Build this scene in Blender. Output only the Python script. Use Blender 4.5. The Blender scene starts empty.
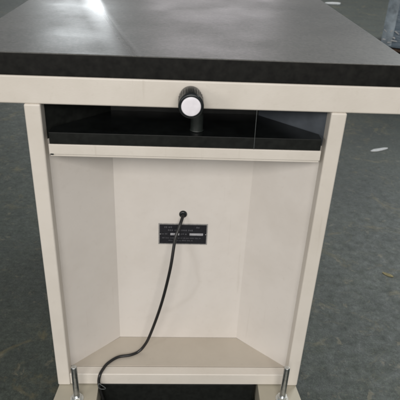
import bpy, bmesh, math, random
from mathutils import Vector, Matrix
random.seed(4)
S = bpy.context.scene
COL = S.collection

# ------------------------------------------------------------------ camera
R = Vector((0.99856634, -0.03275657, 0.04233523))
U = Vector((-0.02103051, 0.48721534, 0.8730286))
F = Vector((0.0492238, 0.8726673, -0.48582795))
cam_d = bpy.data.cameras.new('camera')
cam = bpy.data.objects.new('camera', cam_d)
COL.objects.link(cam)
cam.matrix_world = Matrix(((R.x, U.x, -F.x, -0.0204), (R.y, U.y, -F.y, -0.8591), (R.z, U.z, -F.z, 1.0668), (0, 0, 0, 1)))
cam_d.sensor_width = 36
cam_d.lens = 36 * 529.97 / 400
cam_d.clip_start = 0.02
cam_d.clip_end = 400
cam_d.dof.use_dof = True
cam_d.dof.focus_distance = 1.12
cam_d.dof.aperture_fstop = 14.0
S.camera = cam
S.cycles.filter_width = 2.1
S.render.resolution_x = S.render.resolution_y = 1024

# ------------------------------------------------------------------ world, lamps, exposure
W = bpy.data.worlds.new('World'); S.world = W; W.use_nodes = True
W.node_tree.nodes['Background'].inputs[0].default_value = (0.98, 0.98, 1.0, 1)
W.node_tree.nodes['Background'].inputs[1].default_value = 0.30
S.view_settings.view_transform = 'Standard'
S.view_settings.look = 'None'
S.view_settings.exposure = 0.0
S.view_settings.gamma = 1.0

def area(name, loc, target, sx, sy, power, col):
    l = bpy.data.lights.new(name, 'AREA'); l.shape = 'RECTANGLE'; l.size = sx; l.size_y = sy
    l.energy = power; l.color = col
    o = bpy.data.objects.new(name, l); COL.objects.link(o); o.location = loc
    o.rotation_euler = (Vector(target) - Vector(loc)).to_track_quat('-Z', 'Y').to_euler()
    return o
area('front_area_light', (-0.12, -3.4, 2.5), (0, 0, 0.6), 2.6, 1.4, 118, (1.0, 0.955, 0.915))  # unseen soft source on the camera side
area('side_added_light', (-2.3, -2.3, 1.7), (0, 0, 0.5), 0.8, 0.8, 18, (1.0, 0.96, 0.93))  # unseen lamp, added to throw the cable's shadow to the right
area('rear_added_light', (5.0, 5.5, 5.0), (0.5, 0.5, 0.0), 3.0, 2.0, 330, (0.93, 0.98, 1.0))  # unseen lamp, added to brighten the right floor and leave the left darker
area('far_window_light', (-1.68, 8.3, 2.2), (-0.2, 0.45, 0.85), 0.80, 0.9, 36, (0.92, 0.97, 1.0))
area('far_wide_window_light', (0.6, 9.0, 2.0), (0.0, 0.4, 0.85), 2.2, 0.9, 34, (1.0, 0.93, 0.97))

# ------------------------------------------------------------------ materials
def mat(name):
    m = bpy.data.materials.new(name); m.use_nodes = True
    return m, m.node_tree.nodes, m.node_tree.links, m.node_tree.nodes['Principled BSDF']
def nz(N, L, scale, detail=4, rough=.55, vec=None, dist=0):
    n = N.new('ShaderNodeTexNoise'); n.inputs['Scale'].default_value = scale
    n.inputs['Detail'].default_value = detail; n.inputs['Roughness'].default_value = rough
    n.inputs['Distortion'].default_value = dist
    if vec: L.new(vec, n.inputs['Vector'])
    return n.outputs['Fac']
def ramp(N, L, src, stops):
    r = N.new('ShaderNodeValToRGB'); L.new(src, r.inputs[0])
    while len(r.color_ramp.elements) < len(stops): r.color_ramp.elements.new(.5)
    for e, (p, c) in zip(r.color_ramp.elements, stops):
        e.position = p; e.color = (c, c, c, 1) if isinstance(c, (int, float)) else (*c, 1)
    return r.outputs[0]
def mix(N, L, fac, a, b, mode='MIX'):
    x = N.new('ShaderNodeMix'); x.data_type = 'RGBA'; x.blend_type = mode
    for s, v in ((0, fac), (6, a), (7, b)):
        if hasattr(v, 'links'): L.new(v, x.inputs[s])
        elif isinstance(v, (int, float)): x.inputs[s].default_value = v if s == 0 else (v, v, v, 1)
        else: x.inputs[s].default_value = (*v, 1)
    return x.outputs[2]
def math_(N, L, op, a, b=None, c=None):
    x = N.new('ShaderNodeMath'); x.operation = op
    for i, v in enumerate((a, b, c)):
        if v is None: continue
        if hasattr(v, 'links'): L.new(v, x.inputs[i])
        else: x.inputs[i].default_value = v
    return x.outputs[0]
def bump(N, L, h, B, strength, dist=.001):
    b = N.new('ShaderNodeBump'); b.inputs['Strength'].default_value = strength; b.inputs['Distance'].default_value = dist
    L.new(h, b.inputs['Height']); L.new(b.outputs[0], B.inputs['Normal'])
def geo(N): return N.new('ShaderNodeNewGeometry').outputs['Position']

def paint(name, col, dirt_and_shadow, arc=False, rough=.42):
    m, N, L, B = mat(name); P = geo(N)
    a = ramp(N, L, nz(N, L, 5.0, 6, .65, P), [(.40, 0), (.85, 1)])
    c = mix(N, L, math_(N, L, 'MULTIPLY', a, .32), col, dirt_and_shadow)
    f = ramp(N, L, nz(N, L, 90.0, 3, .6, P), [(.60, 0), (.70, 1)])
    c = mix(N, L, math_(N, L, 'MULTIPLY', f, .06), c, dirt_and_shadow)
    ln = N.new('ShaderNodeMapping'); L.new(P, ln.inputs[0]); ln.inputs['Rotation'].default_value = (.2, .5, .3); ln.inputs['Scale'].default_value = (60, 60, 2.5)
    c = mix(N, L, ramp(N, L, nz(N, L, 1.5, 4, .6, ln.outputs[0], .3), [(.66, 0), (.74, .16)]), c, dirt_and_shadow)
    if arc:   # soft shadow of the cable, painted on the back panel as a darker arc
        s = N.new('ShaderNodeSeparateXYZ'); L.new(P, s.inputs[0])
        def ring(cx, cz, r, w, amt, c):
            dx = math_(N, L, 'SUBTRACT', s.outputs[0], cx); dz = math_(N, L, 'SUBTRACT', s.outputs[2], cz)
            d = math_(N, L, 'SQRT', math_(N, L, 'ADD', math_(N, L, 'MULTIPLY', dx, dx), math_(N, L, 'MULTIPLY', dz, dz)))
            wob = math_(N, L, 'MULTIPLY', nz(N, L, 9, 3, .5, P), .05)
            e = math_(N, L, 'ABSOLUTE', math_(N, L, 'SUBTRACT', math_(N, L, 'ADD', d, wob), r + .025))
            k = math_(N, L, 'SUBTRACT', 1.0, math_(N, L, 'DIVIDE', e, w)); k = math_(N, L, 'MAXIMUM', k, 0.0)
            side = ramp(N, L, math_(N, L, 'ADD', math_(N, L, 'MULTIPLY', dx, 3.0), .3), [(.2, 0), (.6, 1)])
            k = math_(N, L, 'MULTIPLY', math_(N, L, 'MULTIPLY', k, side), amt)
            return mix(N, L, k, c, dirt_and_shadow)
        c = ring(-.10, .33, .135, .010, .12, c)
    L.new(c, B.inputs['Base Color'])
    L.new(ramp(N, L, nz(N, L, 30, 4, .5, P), [(.3, rough - .06), (.7, rough + .1)]), B.inputs['Roughness'])
    h = math_(N, L, 'ADD', nz(N, L, 420, 2, .5, P), math_(N, L, 'MULTIPLY', nz(N, L, 7, 2, .5, P), 3.0))
    bump(N, L, h, B, .16, .001)
    return m
CREAM = paint('cream_powder_coat', (.68, .64, .575), (.34, .295, .22))
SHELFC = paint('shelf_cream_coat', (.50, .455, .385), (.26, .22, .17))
PANEL = paint('cream_panel_coat', (.68, .645, .60), (.38, .33, .27), arc=True)
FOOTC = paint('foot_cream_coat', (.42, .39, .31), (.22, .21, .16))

def simple(name, col, rough, metal=0, noise=.12, scale=60, bmp=.1):
    m, N, L, B = mat(name); P = geo(N)
    k = nz(N, L, scale, 5, .6, P)
    dark = tuple(x * (1 - noise * 2) for x in col); lite = tuple(min(1, x * (1 + noise * 2)) for x in col)
    L.new(ramp(N, L, k, [(.3, dark), (.7, lite)]), B.inputs['Base Color'])
    L.new(ramp(N, L, nz(N, L, scale * .3, 4, .6, P), [(.3, max(.03, rough - .06)), (.7, rough + .08)]), B.inputs['Roughness'])
    B.inputs['Metallic'].default_value = metal
    if bmp: bump(N, L, k, B, bmp, .0006)
    return m
BLACKGLOSS = simple('black_glossy_board', (.006, .007, .007), .10, 0, .2, 30, .03)
BLACKEDGE_SHADE = simple('black_edge_and_shade', (.008, .009, .008), .45, 0, .2, 90)  # shelf edge, also the painted shade in the upper cavity
BLACKEDGE_SHADE.node_tree.nodes['Principled BSDF'].inputs['Specular IOR Level'].default_value = .3
SHADE = simple('painted_cavity_shade', (.060, .070, .082), .50, 0, .1, 30)  # shade of the upper cavity put into the panel colour
PLASTIC = simple('black_plastic', (.009, .012, .013), .30, 0, .15, 200, .05)
RUBBER = simple('black_cable_rubber', (.012, .012, .012), .38, 0, .15, 150, .05)
CAPW = simple('white_cap_plastic', (.80, .78, .82), .35, 0, .03, 100, .02)
ZINC = simple('zinc_plated_steel', (.72, .75, .75), .28, 1, .12, 120)
PLATE = simple('nameplate_black', (.014, .014, .018), .38, 0, .15, 200, .03)
PLATER = simple('nameplate_border', (.34, .33, .32), .45, .3, .1, 200, .03)
PRINT = simple('nameplate_print', (.075, .075, .085), .5, 0, .1, 200, 0)
PRINTW = simple('nameplate_blank_field', (.36, .36, .38), .5, 0, .1, 200, 0)
REFLECTION = simple('painted_knob_reflection', (.012, .016, .014), .45, 0, .15, 80)  # dim tone of the knob's reflection, painted as colour
WIRE = simple('thin_grey_wire', (.10, .11, .11), .45, 0, .1, 200, 0)
PALE = simple('pale_card_edge', (.38, .45, .50), .5, 0, .2, 14)
WOOD = simple('dark_pallet_wood', (.09, .055, .035), .8, 0, .3, 12, .3)
SCRAP = simple('white_scrap', (.56, .57, .56), .5, 0, .08, 60)
YSCRAP = simple('yellow_chip', (.22, .19, .09), .8, 0, .2, 60)

# stone top: dark grey satin plate with a smoother smeared wedge near the left
def stone():
    m, N, L, B = mat('grey_ground_plate'); P = geo(N)
    c = ramp(N, L, nz(N, L, 3.2, 6, .6, P), [(.3, (.078, .080, .074)), (.72, (.122, .121, .110))])
    c = mix(N, L, ramp(N, L, nz(N, L, 170, 4, .7, P), [(.45, 0), (.66, .6)]), c, (.17, .165, .15))
    c = mix(N, L, ramp(N, L, nz(N, L, 120, 4, .7, P, .3), [(.52, 0), (.68, .6)]), c, (.05, .052, .048))
    L.new(c, B.inputs['Base Color'])
    s = N.new('ShaderNodeSeparateXYZ'); L.new(P, s.inputs[0])
    X, Y = s.outputs[0], s.outputs[1]
    # sharp film edge: x = -0.085 - 0.245*(y-0.02)
    wob = math_(N, L, 'MULTIPLY', math_(N, L, 'SUBTRACT', nz(N, L, 5, 2, .5, P), .5), .012)
    e = math_(N, L, 'ADD', math_(N, L, 'ADD', X, math_(N, L, 'MULTIPLY', Y, .245)), math_(N, L, 'ADD', wob, .085))
    left = ramp(N, L, math_(N, L, 'ADD', math_(N, L, 'MULTIPLY', e, 8.0), .6), [(.18, 0), (.45, .65), (.58, 1), (.68, 0)])
    rg = ramp(N, L, nz(N, L, 6, 5, .6, P), [(.3, .37), (.7, .50)])
    L.new(mix(N, L, left, rg, .23), B.inputs['Roughness'])
    bump(N, L, nz(N, L, 45, 4, .55, P), B, .10, .0006)
    return m
STONE = stone()
STONEEDGE = simple('black_plate_edge', (.007, .007, .006), .6, 0, .35, 70, .3)
STONEEDGE.node_tree.nodes['Principled BSDF'].inputs['Specular IOR Level'].default_value = .22

def floor_mat():
    m, N, L, B = mat('worn_green_grey_floor'); P = geo(N)
    def stretched(rot, sc, loc, scale, d=.5, det=6):
        mp = N.new('ShaderNodeMapping'); L.new(P, mp.inputs[0]); mp.inputs['Rotation'].default_value = (0, 0, rot)
        mp.inputs['Scale'].default_value = sc; mp.inputs['Location'].default_value = loc
        return nz(N, L, scale, det, .75, mp.outputs[0], d)
    base = ramp(N, L, nz(N, L, 3.0, 9, .75, P), [(.32, (.029, .038, .031)), (.7, (.058, .071, .055))])
    c = mix(N, L, 1.0, base, ramp(N, L, nz(N, L, 75, 6, .8, P), [(.34, .45), (.68, 1.45)]), 'MULTIPLY')
    c = mix(N, L, 1.0, c, ramp(N, L, nz(N, L, 260, 2, .6, P), [(.35, .7), (.65, 1.2)]), 'MULTIPLY')
    c = mix(N, L, ramp(N, L, stretched(.5, (1.2, 9, 1), (0, 0, 0), 3.0), [(.58, 0), (.76, .4)]), c, (.12, .112, .070))
    c = mix(N, L, ramp(N, L, stretched(-1.0, (1, 14, 1), (7, 3, 0), 4.0), [(.64, 0), (.76, .35)]), c, (.10, .11, .095))
    c = mix(N, L, ramp(N, L, stretched(.9, (1, 22, 1), (1, 9, 0), 5.0, .2), [(.66, 0), (.72, .6)]), c, (.15, .14, .11))
    c = mix(N, L, ramp(N, L, nz(N, L, 6.5, 7, .75, P, 1.2), [(.55, 0), (.68, .75)]), c, (.125, .110, .055))
    c = mix(N, L, ramp(N, L, nz(N, L, 26, 5, .7, P, .6), [(.60, 0), (.68, .7)]), c, (.14, .130, .09))
    L.new(c, B.inputs['Base Color'])
    L.new(ramp(N, L, nz(N, L, 30, 6, .7, P), [(.3, .42), (.7, .70)]), B.inputs['Roughness'])
    bump(N, L, math_(N, L, 'ADD', nz(N, L, 90, 5, .8, P), nz(N, L, 18, 3, .6, P)), B, .4, .003)
    return m
FLOOR = floor_mat()

def film():
    m, N, L, B = mat('blue_grey_wrapping_film'); P = geo(N)
    mp = N.new('ShaderNodeMapping'); L.new(P, mp.inputs[0]); mp.inputs['Scale'].default_value = (2, 2, 9); mp.inputs['Rotation'].default_value = (.1, .35, 0)
    k = nz(N, L, 3, 6, .65, mp.outputs[0], 1.0)
    L.new(ramp(N, L, k, [(.3, (.12, .17, .22)), (.7, (.21, .28, .34))]), B.inputs['Base Color'])
    B.inputs['Roughness'].default_value = .22
    bump(N, L, k, B, .4, .02)
    return m
FILM = film()

# ------------------------------------------------------------------ helpers
def link(name, bm, m, parent=None, smooth=True, mats=None):
    bmesh.ops.recalc_face_normals(bm, faces=bm.faces)
    me = bpy.data.meshes.new(name); bm.to_mesh(me); bm.free()
    for x in (mats or [m]): me.materials.append(x)
    o = bpy.data.objects.new(name, me); COL.objects.link(o)
    if smooth:
        for p in me.polygons: p.use_smooth = True
        w = o.modifiers.new('wn', 'WEIGHTED_NORMAL'); w.keep_sharp = True
    if parent: o.parent = parent
    return o
def add_box(bm, x0, x1, y0, y1, z0, z1, bev=0, seg=3):
    g = bmesh.ops.create_cube(bm, size=1)['verts']
    for v in g: v.co = Vector(((x0 + x1) / 2 + v.co.x * (x1 - x0), (y0 + y1) / 2 + v.co.y * (y1 - y0), (z0 + z1) / 2 + v.co.z * (z1 - z0)))
    if bev:
        es = list({e for v in g for e in v.link_edges})
        bmesh.ops.bevel(bm, geom=es, offset=bev, segments=seg, profile=.5, affect='EDGES')
def box(name, x0, x1, y0, y1, z0, z1, m, parent=None, bev=.0015, seg=3):
    bm = bmesh.new(); add_box(bm, x0, x1, y0, y1, z0, z1, bev, seg); return link(name, bm, m, parent)
def add_prism(bm, pts, z0, z1):
    a = [bm.verts.new((x, y, z0)) for x, y in pts]; b = [bm.verts.new((x, y, z1)) for x, y in pts]
    bm.faces.new(a); bm.faces.new(b)
    for i in range(len(pts)): bm.faces.new((a[i], a[(i + 1) % len(pts)], b[(i + 1) % len(pts)], b[i]))
def prism(name, pts, z0, z1, m, parent=None, bev=.001):
    bm = bmesh.new(); add_prism(bm, pts, z0, z1)
    if bev: bmesh.ops.bevel(bm, geom=list(bm.edges), offset=bev, segments=2, profile=.5, affect='EDGES')
    return link(name, bm, m, parent)
def add_lathe(bm, prof, origin, axis, n=40):
    """prof: (distance along the axis, radius)"""
    ax = Vector(axis).normalized(); q = Vector((0, 0, 1)).rotation_difference(ax); o = Vector(origin); rings = []
    for t, r in prof:
        rings.append([bm.verts.new(o + q @ Vector((r * math.cos(2 * math.pi * k / n), r * math.sin(2 * math.pi * k / n), t))) for k in range(n)])
    for a, b in zip(rings, rings[1:]):
        for k in range(n): bm.faces.new((a[k], a[(k + 1) % n], b[(k + 1) % n], b[k]))
    bm.faces.new(rings[0]); bm.faces.new(rings[-1])
def lathe(name, prof, origin, axis, m, parent=None, n=40):
    bm = bmesh.new(); add_lathe(bm, prof, origin, axis, n); return link(name, bm, m, parent)
def tube(name, pts, r, m, parent=None, n=14, sub=8):
    P = [Vector(p) for p in pts]; path = []
    for i in range(len(P) - 1):
        p0, p1, p2, p3 = P[max(i - 1, 0)], P[i], P[i + 1], P[min(i + 2, len(P) - 1)]
        for k in range(sub):
            t = k / sub
            path.append(.5 * ((2 * p1) + (p2 - p0) * t + (2 * p0 - 5 * p1 + 4 * p2 - p3) * t * t + (3 * p1 - p0 - 3 * p2 + p3) * t ** 3))
    path.append(P[-1]); bm = bmesh.new(); rings = []; up = Vector((1, .2, .1)).normalized()
    for i, c in enumerate(path):
        d = (path[min(i + 1, len(path) - 1)] - path[max(i - 1, 0)]).normalized()
        a = (up - d * up.dot(d)).normalized(); up = a; b = d.cross(a)
        rings.append([bm.verts.new(c + r * (a * math.cos(2 * math.pi * k / n) + b * math.sin(2 * math.pi * k / n))) for k in range(n)])
    for a, b in zip(rings, rings[1:]):
        for k in range(n): bm.faces.new((a[k], a[(k + 1) % n], b[(k + 1) % n], b[k]))
    bm.faces.new(rings[0]); bm.faces.new(rings[-1])
    return link(name, bm, m, parent)
def thing(name, label, cat, loc, group=None):
    o = bpy.data.objects.new(name, None); COL.objects.link(o); o.location = loc
    o['label'] = label; o['category'] = cat
    if group: o['group'] = group
    return o
def tag(o, label, cat, group=None):
    o['label'] = label; o['category'] = cat
    if group: o['group'] = group

# ------------------------------------------------------------------ setting: floor
bm = bmesh.new()
v = [bm.verts.new(p) for p in ((-60, -60, 0), (60, -60, 0), (60, 60, 0), (-60, 60, 0))]; bm.faces.new(v)
fl = link('floor', bm, FLOOR, smooth=False); fl['kind'] = 'structure'

# ------------------------------------------------------------------ the work table
T = thing('inspection_table', 'cream steel cabinet table with thick dark grey top, round knob and black cable', 'work table', (0, 0, 0))
DEP = 0.98
# table top: grey ground face on top, black sides
bm = bmesh.new(); add_box(bm, -.380, .3765, 0.0, DEP + .02, .8133, .8505, .0022, 3)
bm.faces.ensure_lookup_table()
for f in bm.faces:
    f.material_index = 0 if (f.normal.z > .9 or (f.calc_center_median().z > .8490)) else 1
top = link('table_top', bm, None, T, mats=[STONE, STONEEDGE])
# rails under the top
box('front_rail', -.372, .3735, .002, .042, .7640, .8125, CREAM, T, .0035)
box('rear_rail', -.372, .3735, DEP - .04, DEP, .7640, .8125, CREAM, T, .0035)
for x0, x1 in ((-.372, -.332), (.3335, .3735)):
    box('side_rail', x0, x1, .0425, DEP - .0405, .7640, .8125, CREAM, T, .0035)
# four posts
for x0, x1 in ((-.275, -.2470), (.2470, .275)):
    box('post', x0, x1, .0, .028, .0985, .7645, CREAM, T, .0032)
    box('post', x0, x1, DEP - .10, DEP - .072, .0985, .7645, CREAM, T, .0032)
# recess: back panel with two slanted side panels
YB = .1205
def slab2(name, a, b, th, z0, z1, m):
    a, b = Vector(a), Vector(b); d = (b - a).normalized(); n = Vector((-d.y, d.x)) * th
    pts = [(a.x, a.y), (b.x, b.y), (b.x + n.x, b.y + n.y), (a.x + n.x, a.y + n.y)]
    return prism(name, pts, z0, z1, m, T, .0006)
def bent(name, ins, th, z0, z1, m, parent=T):
    out = [(x * 1.006, y + th) for x, y in ins]
    return prism(name, ins + out[::-1], z0, z1, m, parent, 0)
LOOP = [(-.2478, .0245), (-.1450, .1200), (.1410, .1200), (.2478, .0245)]
o = bent('recess_panel', LOOP, .002, .1326, .6925, PANEL)
for p in o.data.polygons: p.use_smooth = False
o = bent('upper_shade_panel', LOOP, .002, .6927, .7628, SHADE)  # cream panels in shade, painted dark instead of lit
o.data.materials.append(BLACKEDGE_SHADE)
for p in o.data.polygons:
    if abs(p.normal.y) > .95 or p.center.x < -.1: p.material_index = 1  # back and left side painted near black for the deeper shade
o['label'] = 'panels above the black shelf with the cavity shade painted dark'
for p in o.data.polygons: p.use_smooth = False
for s in (-1, 1):
    sx = sorted((s * .2750, s * .2725))
    box('side_panel', sx[0], sx[1], .0285, DEP - .1005, .1, .7635, CREAM, T, .0005)
box('rear_panel', -.2465, .2465, DEP - .085, DEP - .082, .1, .7635, CREAM, T, .0005)
# upper cross rail with its folded lower edge and small slot
box('cross_rail', -.2405, .2405, .001, .016, .6735, .6925, CREAM, T, .0012)
box('cross_rail', -.2392, .2392, .0035, .015, .6690, .6733, CREAM, T, .0008)
box('slot', -.2385, -.2330, .0000, .004, .6728, .6752, PLASTIC, T, .0004)
# black shelf board in the upper opening: glossy top, dull edge
pts = [(-.2385, .002), (.2385, .002), (.2385, .027), (.1408, .118), (-.1448, .118), (-.2385, .027)]
bm = bmesh.new(); add_prism(bm, pts, .6930, .7145)
bmesh.ops.bevel(bm, geom=list(bm.edges), offset=.0008, segments=2, profile=.5, affect='EDGES')
bmesh.ops.recalc_face_normals(bm, faces=bm.faces); bm.normal_update()
for f in bm.faces: f.material_index = 0 if f.normal.z > .7 else 1
link('black_shelf', bm, None, T, mats=[BLACKGLOSS, BLACKEDGE_SHADE])
box('cavity_ceiling', -.2465, .2465, .043, .86, .7655, .7675, BLACKEDGE_SHADE, T, 0)
# lower shelf and front lip
pts = [(-.2460, .0262), (.2460, .0262), (.2460, .0285), (.1408, .1200), (-.1448, .1200), (-.2460, .0285)]
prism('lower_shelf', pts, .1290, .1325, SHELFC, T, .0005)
box('front_lip', -.2467, .2467, .0012, .0254, .1005, .1322, CREAM, T, .0022)
box('black_base_box', -.1795, .1795, .0060, .60, .0150, .0985, BLACKEDGE_SHADE, T, .008, 4)  # plain black box filling the gap between the feet
# feet: long beams under the posts, flared at the front end
for s in (-1, 1):
    a, b = (.1835, .2725)
    pts = [(s * a, -.002), (s * (a - .004), -.150), (s * (b + .018), -.150), (s * b, -.0015), (s * b, DEP), (s * a, DEP)]
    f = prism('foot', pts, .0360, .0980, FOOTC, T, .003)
    for y in (-.105, DEP - .10):
        lathe('foot_pad', [(0, .030), (.010, .032), (.016, .026), (.017, .009), (.038, .009)], (s * .23, y, .0), (0, 0, 1), RUBBER, f, 32)
# levelling bolts standing on the feet
def bolt(x, y):
    prof = [(0, 0.0060)]; t = .004
    while t < .096:
        prof += [(t, .0065), (t + .0013, .0052)]; t += .0026
    prof += [(t, .0060), (t + .0012, .0050)]
    b = lathe('levelling_bolt', prof, (x, y, .0975), (0, 0, 1), ZINC, T, 28)
    bm = bmesh.new()
    add_prism(bm, [(x + .0112 * math.cos(k * math.pi / 3 + .3), y + .0112 * math.sin(k * math.pi / 3 + .3)) for k in range(6)], .0992, .1085)
    bmesh.ops.bevel(bm, geom=list(bm.edges), offset=.0008, segments=2, profile=.5, affect='EDGES')
    link('nut', bm, ZINC, b)
    lathe('washer', [(0, .0145), (.0012, .0145)], (x, y, .0979), (0, 0, 1), ZINC, b, 32)
bolt(-.2259, -.0376); bolt(.2336, -.0361)
# knob
K = lathe('knob', [(0, .0150), (.004, .0150), (.0045, .0185), (.010, .0192), (.016, .0195), (.036, .0200), (.0500, .0207), (.0530, .0200), (.0540, .0182), (.0537, .0160)],
          (.0038, .0022, .7868), (0, -1, 0), PLASTIC, T, 64)
lathe('knob_cap', [(.0530, .0158), (.0552, .0158), (.0560, .0148), (.0562, .0100)], (.0038, .0022, .7868), (0, -1, 0), CAPW, K, 64)
bm = bmesh.new()
for k in range(28):
    a = 2 * math.pi * k / 28
    add_lathe(bm, [(0, .0008), (.030, .0008)], (.0038 + .0199 * math.cos(a), -.016, .7868 + .0199 * math.sin(a)), (0, -1, 0), 6)
link('knob_ribs', bm, PLASTIC, K)
lathe('knob_reflection', [(0, .0125), (.002, .0125), (.003, .0112), (.030, .0112), (.032, .0100), (.050, .0100)], (.0175, .030, .7144), (0, 0, 1), REFLECTION, T, 40)  # solid cylinder built in place of the knob's reflection on the shelf
# grommet, cable
lathe('grommet', [(0, .0085), (.0025, .0085), (.0045, .0065), (.005, .0045)], (0, YB, .4865), (0, -1, 0), PLASTIC, T, 32)
tube('power_cable', [(0, .1215, .4868), (-.0004, .115, .4860), (-.0022, .108, .4812), (-.0083, .095, .4666), (-.0162, .082, .4446), (-.0255, .062, .3807), (-.044, .058, .2871), (-.0691, .066, .1903),
     (-.0837, .071, .1507), (-.0976, .0657, .1370), (-.1157, .056, .1362), (-.1431, .0494, .1362), (-.1641, .0307, .1362), (-.1732, .0126, .1362), (-.1785, -.0025, .1335),
     (-.1810, -.0085, .1150), (-.1775, -.0090, .0833), (-.1712, -.0100, .0500), (-.165, -.020, .0150), (-.155, -.050, .0042), (-.12, -.15, .0038), (-.02, -.30, .0038), (.15, -.42, .0038)],
     .0034, RUBBER, T)
tube('cable_tie', [(-.1800, -.0125, .118), (-.172, -.0135, .111), (-.166, -.0125, .103), (-.170, -.0110, .098), (-.178, -.0125, .101), (-.182, -.0130, .110), (-.180, -.0125, .118)], .0009, WIRE, T, 8)
tube('thin_wire', [(.1178, .0000, .7660), (.1181, -.0006, .735), (.1186, .0000, .7150), (.1190, .0003, .6935)], .00045, WIRE, T, 8)
# nameplate
NP = box('nameplate', -.0525, .0548, YB - .0014, YB - .0002, .4085, .4625, PLATER, T, .0003)
box('plate_field', -.0500, .0523, YB - .0019, YB - .0012, .4112, .4598, PLATE, NP, .0002)
bm = bmesh.new(); yy = (YB - .0023, YB - .0018)
def words(z, x0, x1, h, wmin, wmax, gap):
    x = x0
    while x < x1:
        w = random.uniform(wmin, wmax)
        if x + w > x1: break
        n = max(1, int(w / (h * .8)))
        for i in range(n):
            xa = x + i * w / n
            add_box(bm, xa, xa + w / n * .68, *yy, z + random.uniform(0, h * .12), z + h - random.uniform(0, h * .2))
        x += w + gap
words(.4515, -.040, -.018, .0042, .006, .012, .002); words(.4515, .030, .044, .0042, .006, .012, .002)
words(.4440, -.032, .036, .0040, .006, .014, .002)
words(.4345, -.046, -.028, .0034, .005, .009, .0015); words(.4345, -.004, .013, .0034, .005, .009, .0015)
words(.4245, -.044, .044, .0026, .004, .010, .0015)
words(.4180, -.030, .030, .0026, .004, .010, .0015)
link('plate_print', bm, PRINT, NP, smooth=False)
box('blank_field', -.0265, -.0070, *yy, .4330, .4385, PRINTW, NP, 0)
box('blank_field', .0155, .0450, *yy, .4330, .4385, PRINTW, NP, 0)
for x in (-.0485, .0508):
    lathe('rivet', [(0, .0012), (.0006, .0010), (.0009, .0004)], (x, YB - .0018, .4355), (0, -1, 0), ZINC, NP, 12)

# ------------------------------------------------------------------ behind the table: wrapped pallet load
CR = thing('wrapped_crate', 'tall blue grey crate wrapped in shiny film on a dark pallet behind the table', 'crate', (1.64, 3.50, 0))
CR.rotation_euler[2] = math.radians(-23)
bm = bmesh.new(); add_box(bm, .012, 1.10, .012, 1.05, .112, 1.75, .02, 2)
bmesh.ops.subdivide_edges(bm, edges=list(bm.edges), cuts=5, use_grid_fill=True)
for v in bm.verts: v.co += Vector((random.uniform(-.004, .004), random.uniform(-.006, .006), 0))
link('wrapped_load', bm, FILM, CR)
bm = bmesh.new(); add_prism(bm, [(0, 0), (.085, 0), (.085, .006), (.006, .006), (.006, .085), (0, .085)], .13, 1.74)
link('corner_protector', bm, PALE, CR)
bm = bmesh.new()
for i in range(6): add_box(bm, .0, 1.1, .01 + i * .19, .13 + i * .19, .085, .105, .003, 1)
for i in range(3): add_box(bm, i * .5, .1 + i * .5, .01, 1.07, .0, .084, .003, 1)
link('pallet', bm, WOOD, CR)
for i in range(7):                     # crumpled film ends bunched at the foot of the corner
    bm = bmesh.new()
    p = Vector((random.uniform(-.01, .11), random.uniform(-.03, -.008), random.uniform(.12, .27)))
    a_, l_ = random.uniform(-.9, .9), random.uniform(.010, .030)
    d = Vector((math.cos(a_), random.uniform(-.3, .3), math.sin(a_))) * l_; w_ = Vector((-math.sin(a_), .3, math.cos(a_))) * random.uniform(.003, .007)
    q = [p - d - w_, p + d - w_ * .3, p + d * .8 + w_, p - d * .7 + w_]
    f0 = [bm.verts.new(x) for x in q]; f1 = [bm.verts.new(x + Vector((0, .004, 0))) for x in q]
    bm.faces.new(f0); bm.faces.new(f1)
    for k in range(4): bm.faces.new((f0[k], f0[(k + 1) % 4], f1[(k + 1) % 4], f1[k]))
    link('film_end', bm, SCRAP, CR, smooth=False)

# ------------------------------------------------------------------ litter on the floor
def chip(name, c, L_, w, rot, m, label, cat, h=.004):
    n = 9; bm = bmesh.new(); T_ = []; B_ = []
    for k in range(n):
        a = 2 * math.pi * k / n; x = math.cos(a) * L_ / 2 * random.uniform(.85, 1.05); y = math.sin(a) * w / 2 * random.uniform(.8, 1.1)
        T_.append(bm.verts.new((x, y, h + random.uniform(0, h * .8)))); B_.append(bm.verts.new((x, y, .0005)))
    bm.faces.new(T_); bm.faces.new(B_)
    for k in range(n): bm.faces.new((T_[k], T_[(k + 1) % n], B_[(k + 1) % n], B_[k]))
    o = link(name, bm, m, smooth=False); o.location = (*c, 0); o.rotation_euler[2] = rot; tag(o, label, cat)
    return o
chip('paper_scrap', (1.037, 1.632), .125, .030, .45, SCRAP, 'white sliver of scrap lying on the floor right of the table', 'scrap', .0016)
chip('paint_flake', (0.709, 0.563), .040, .016, -.7, YSCRAP, 'small dull yellowish flake on the floor to the right of the cabinet', 'flake', .0012)
chip('paper_scrap', (2.02, 6.45), .24, .14, .3, SCRAP, 'pale crumpled scrap on the far floor behind the table', 'scrap', .010)
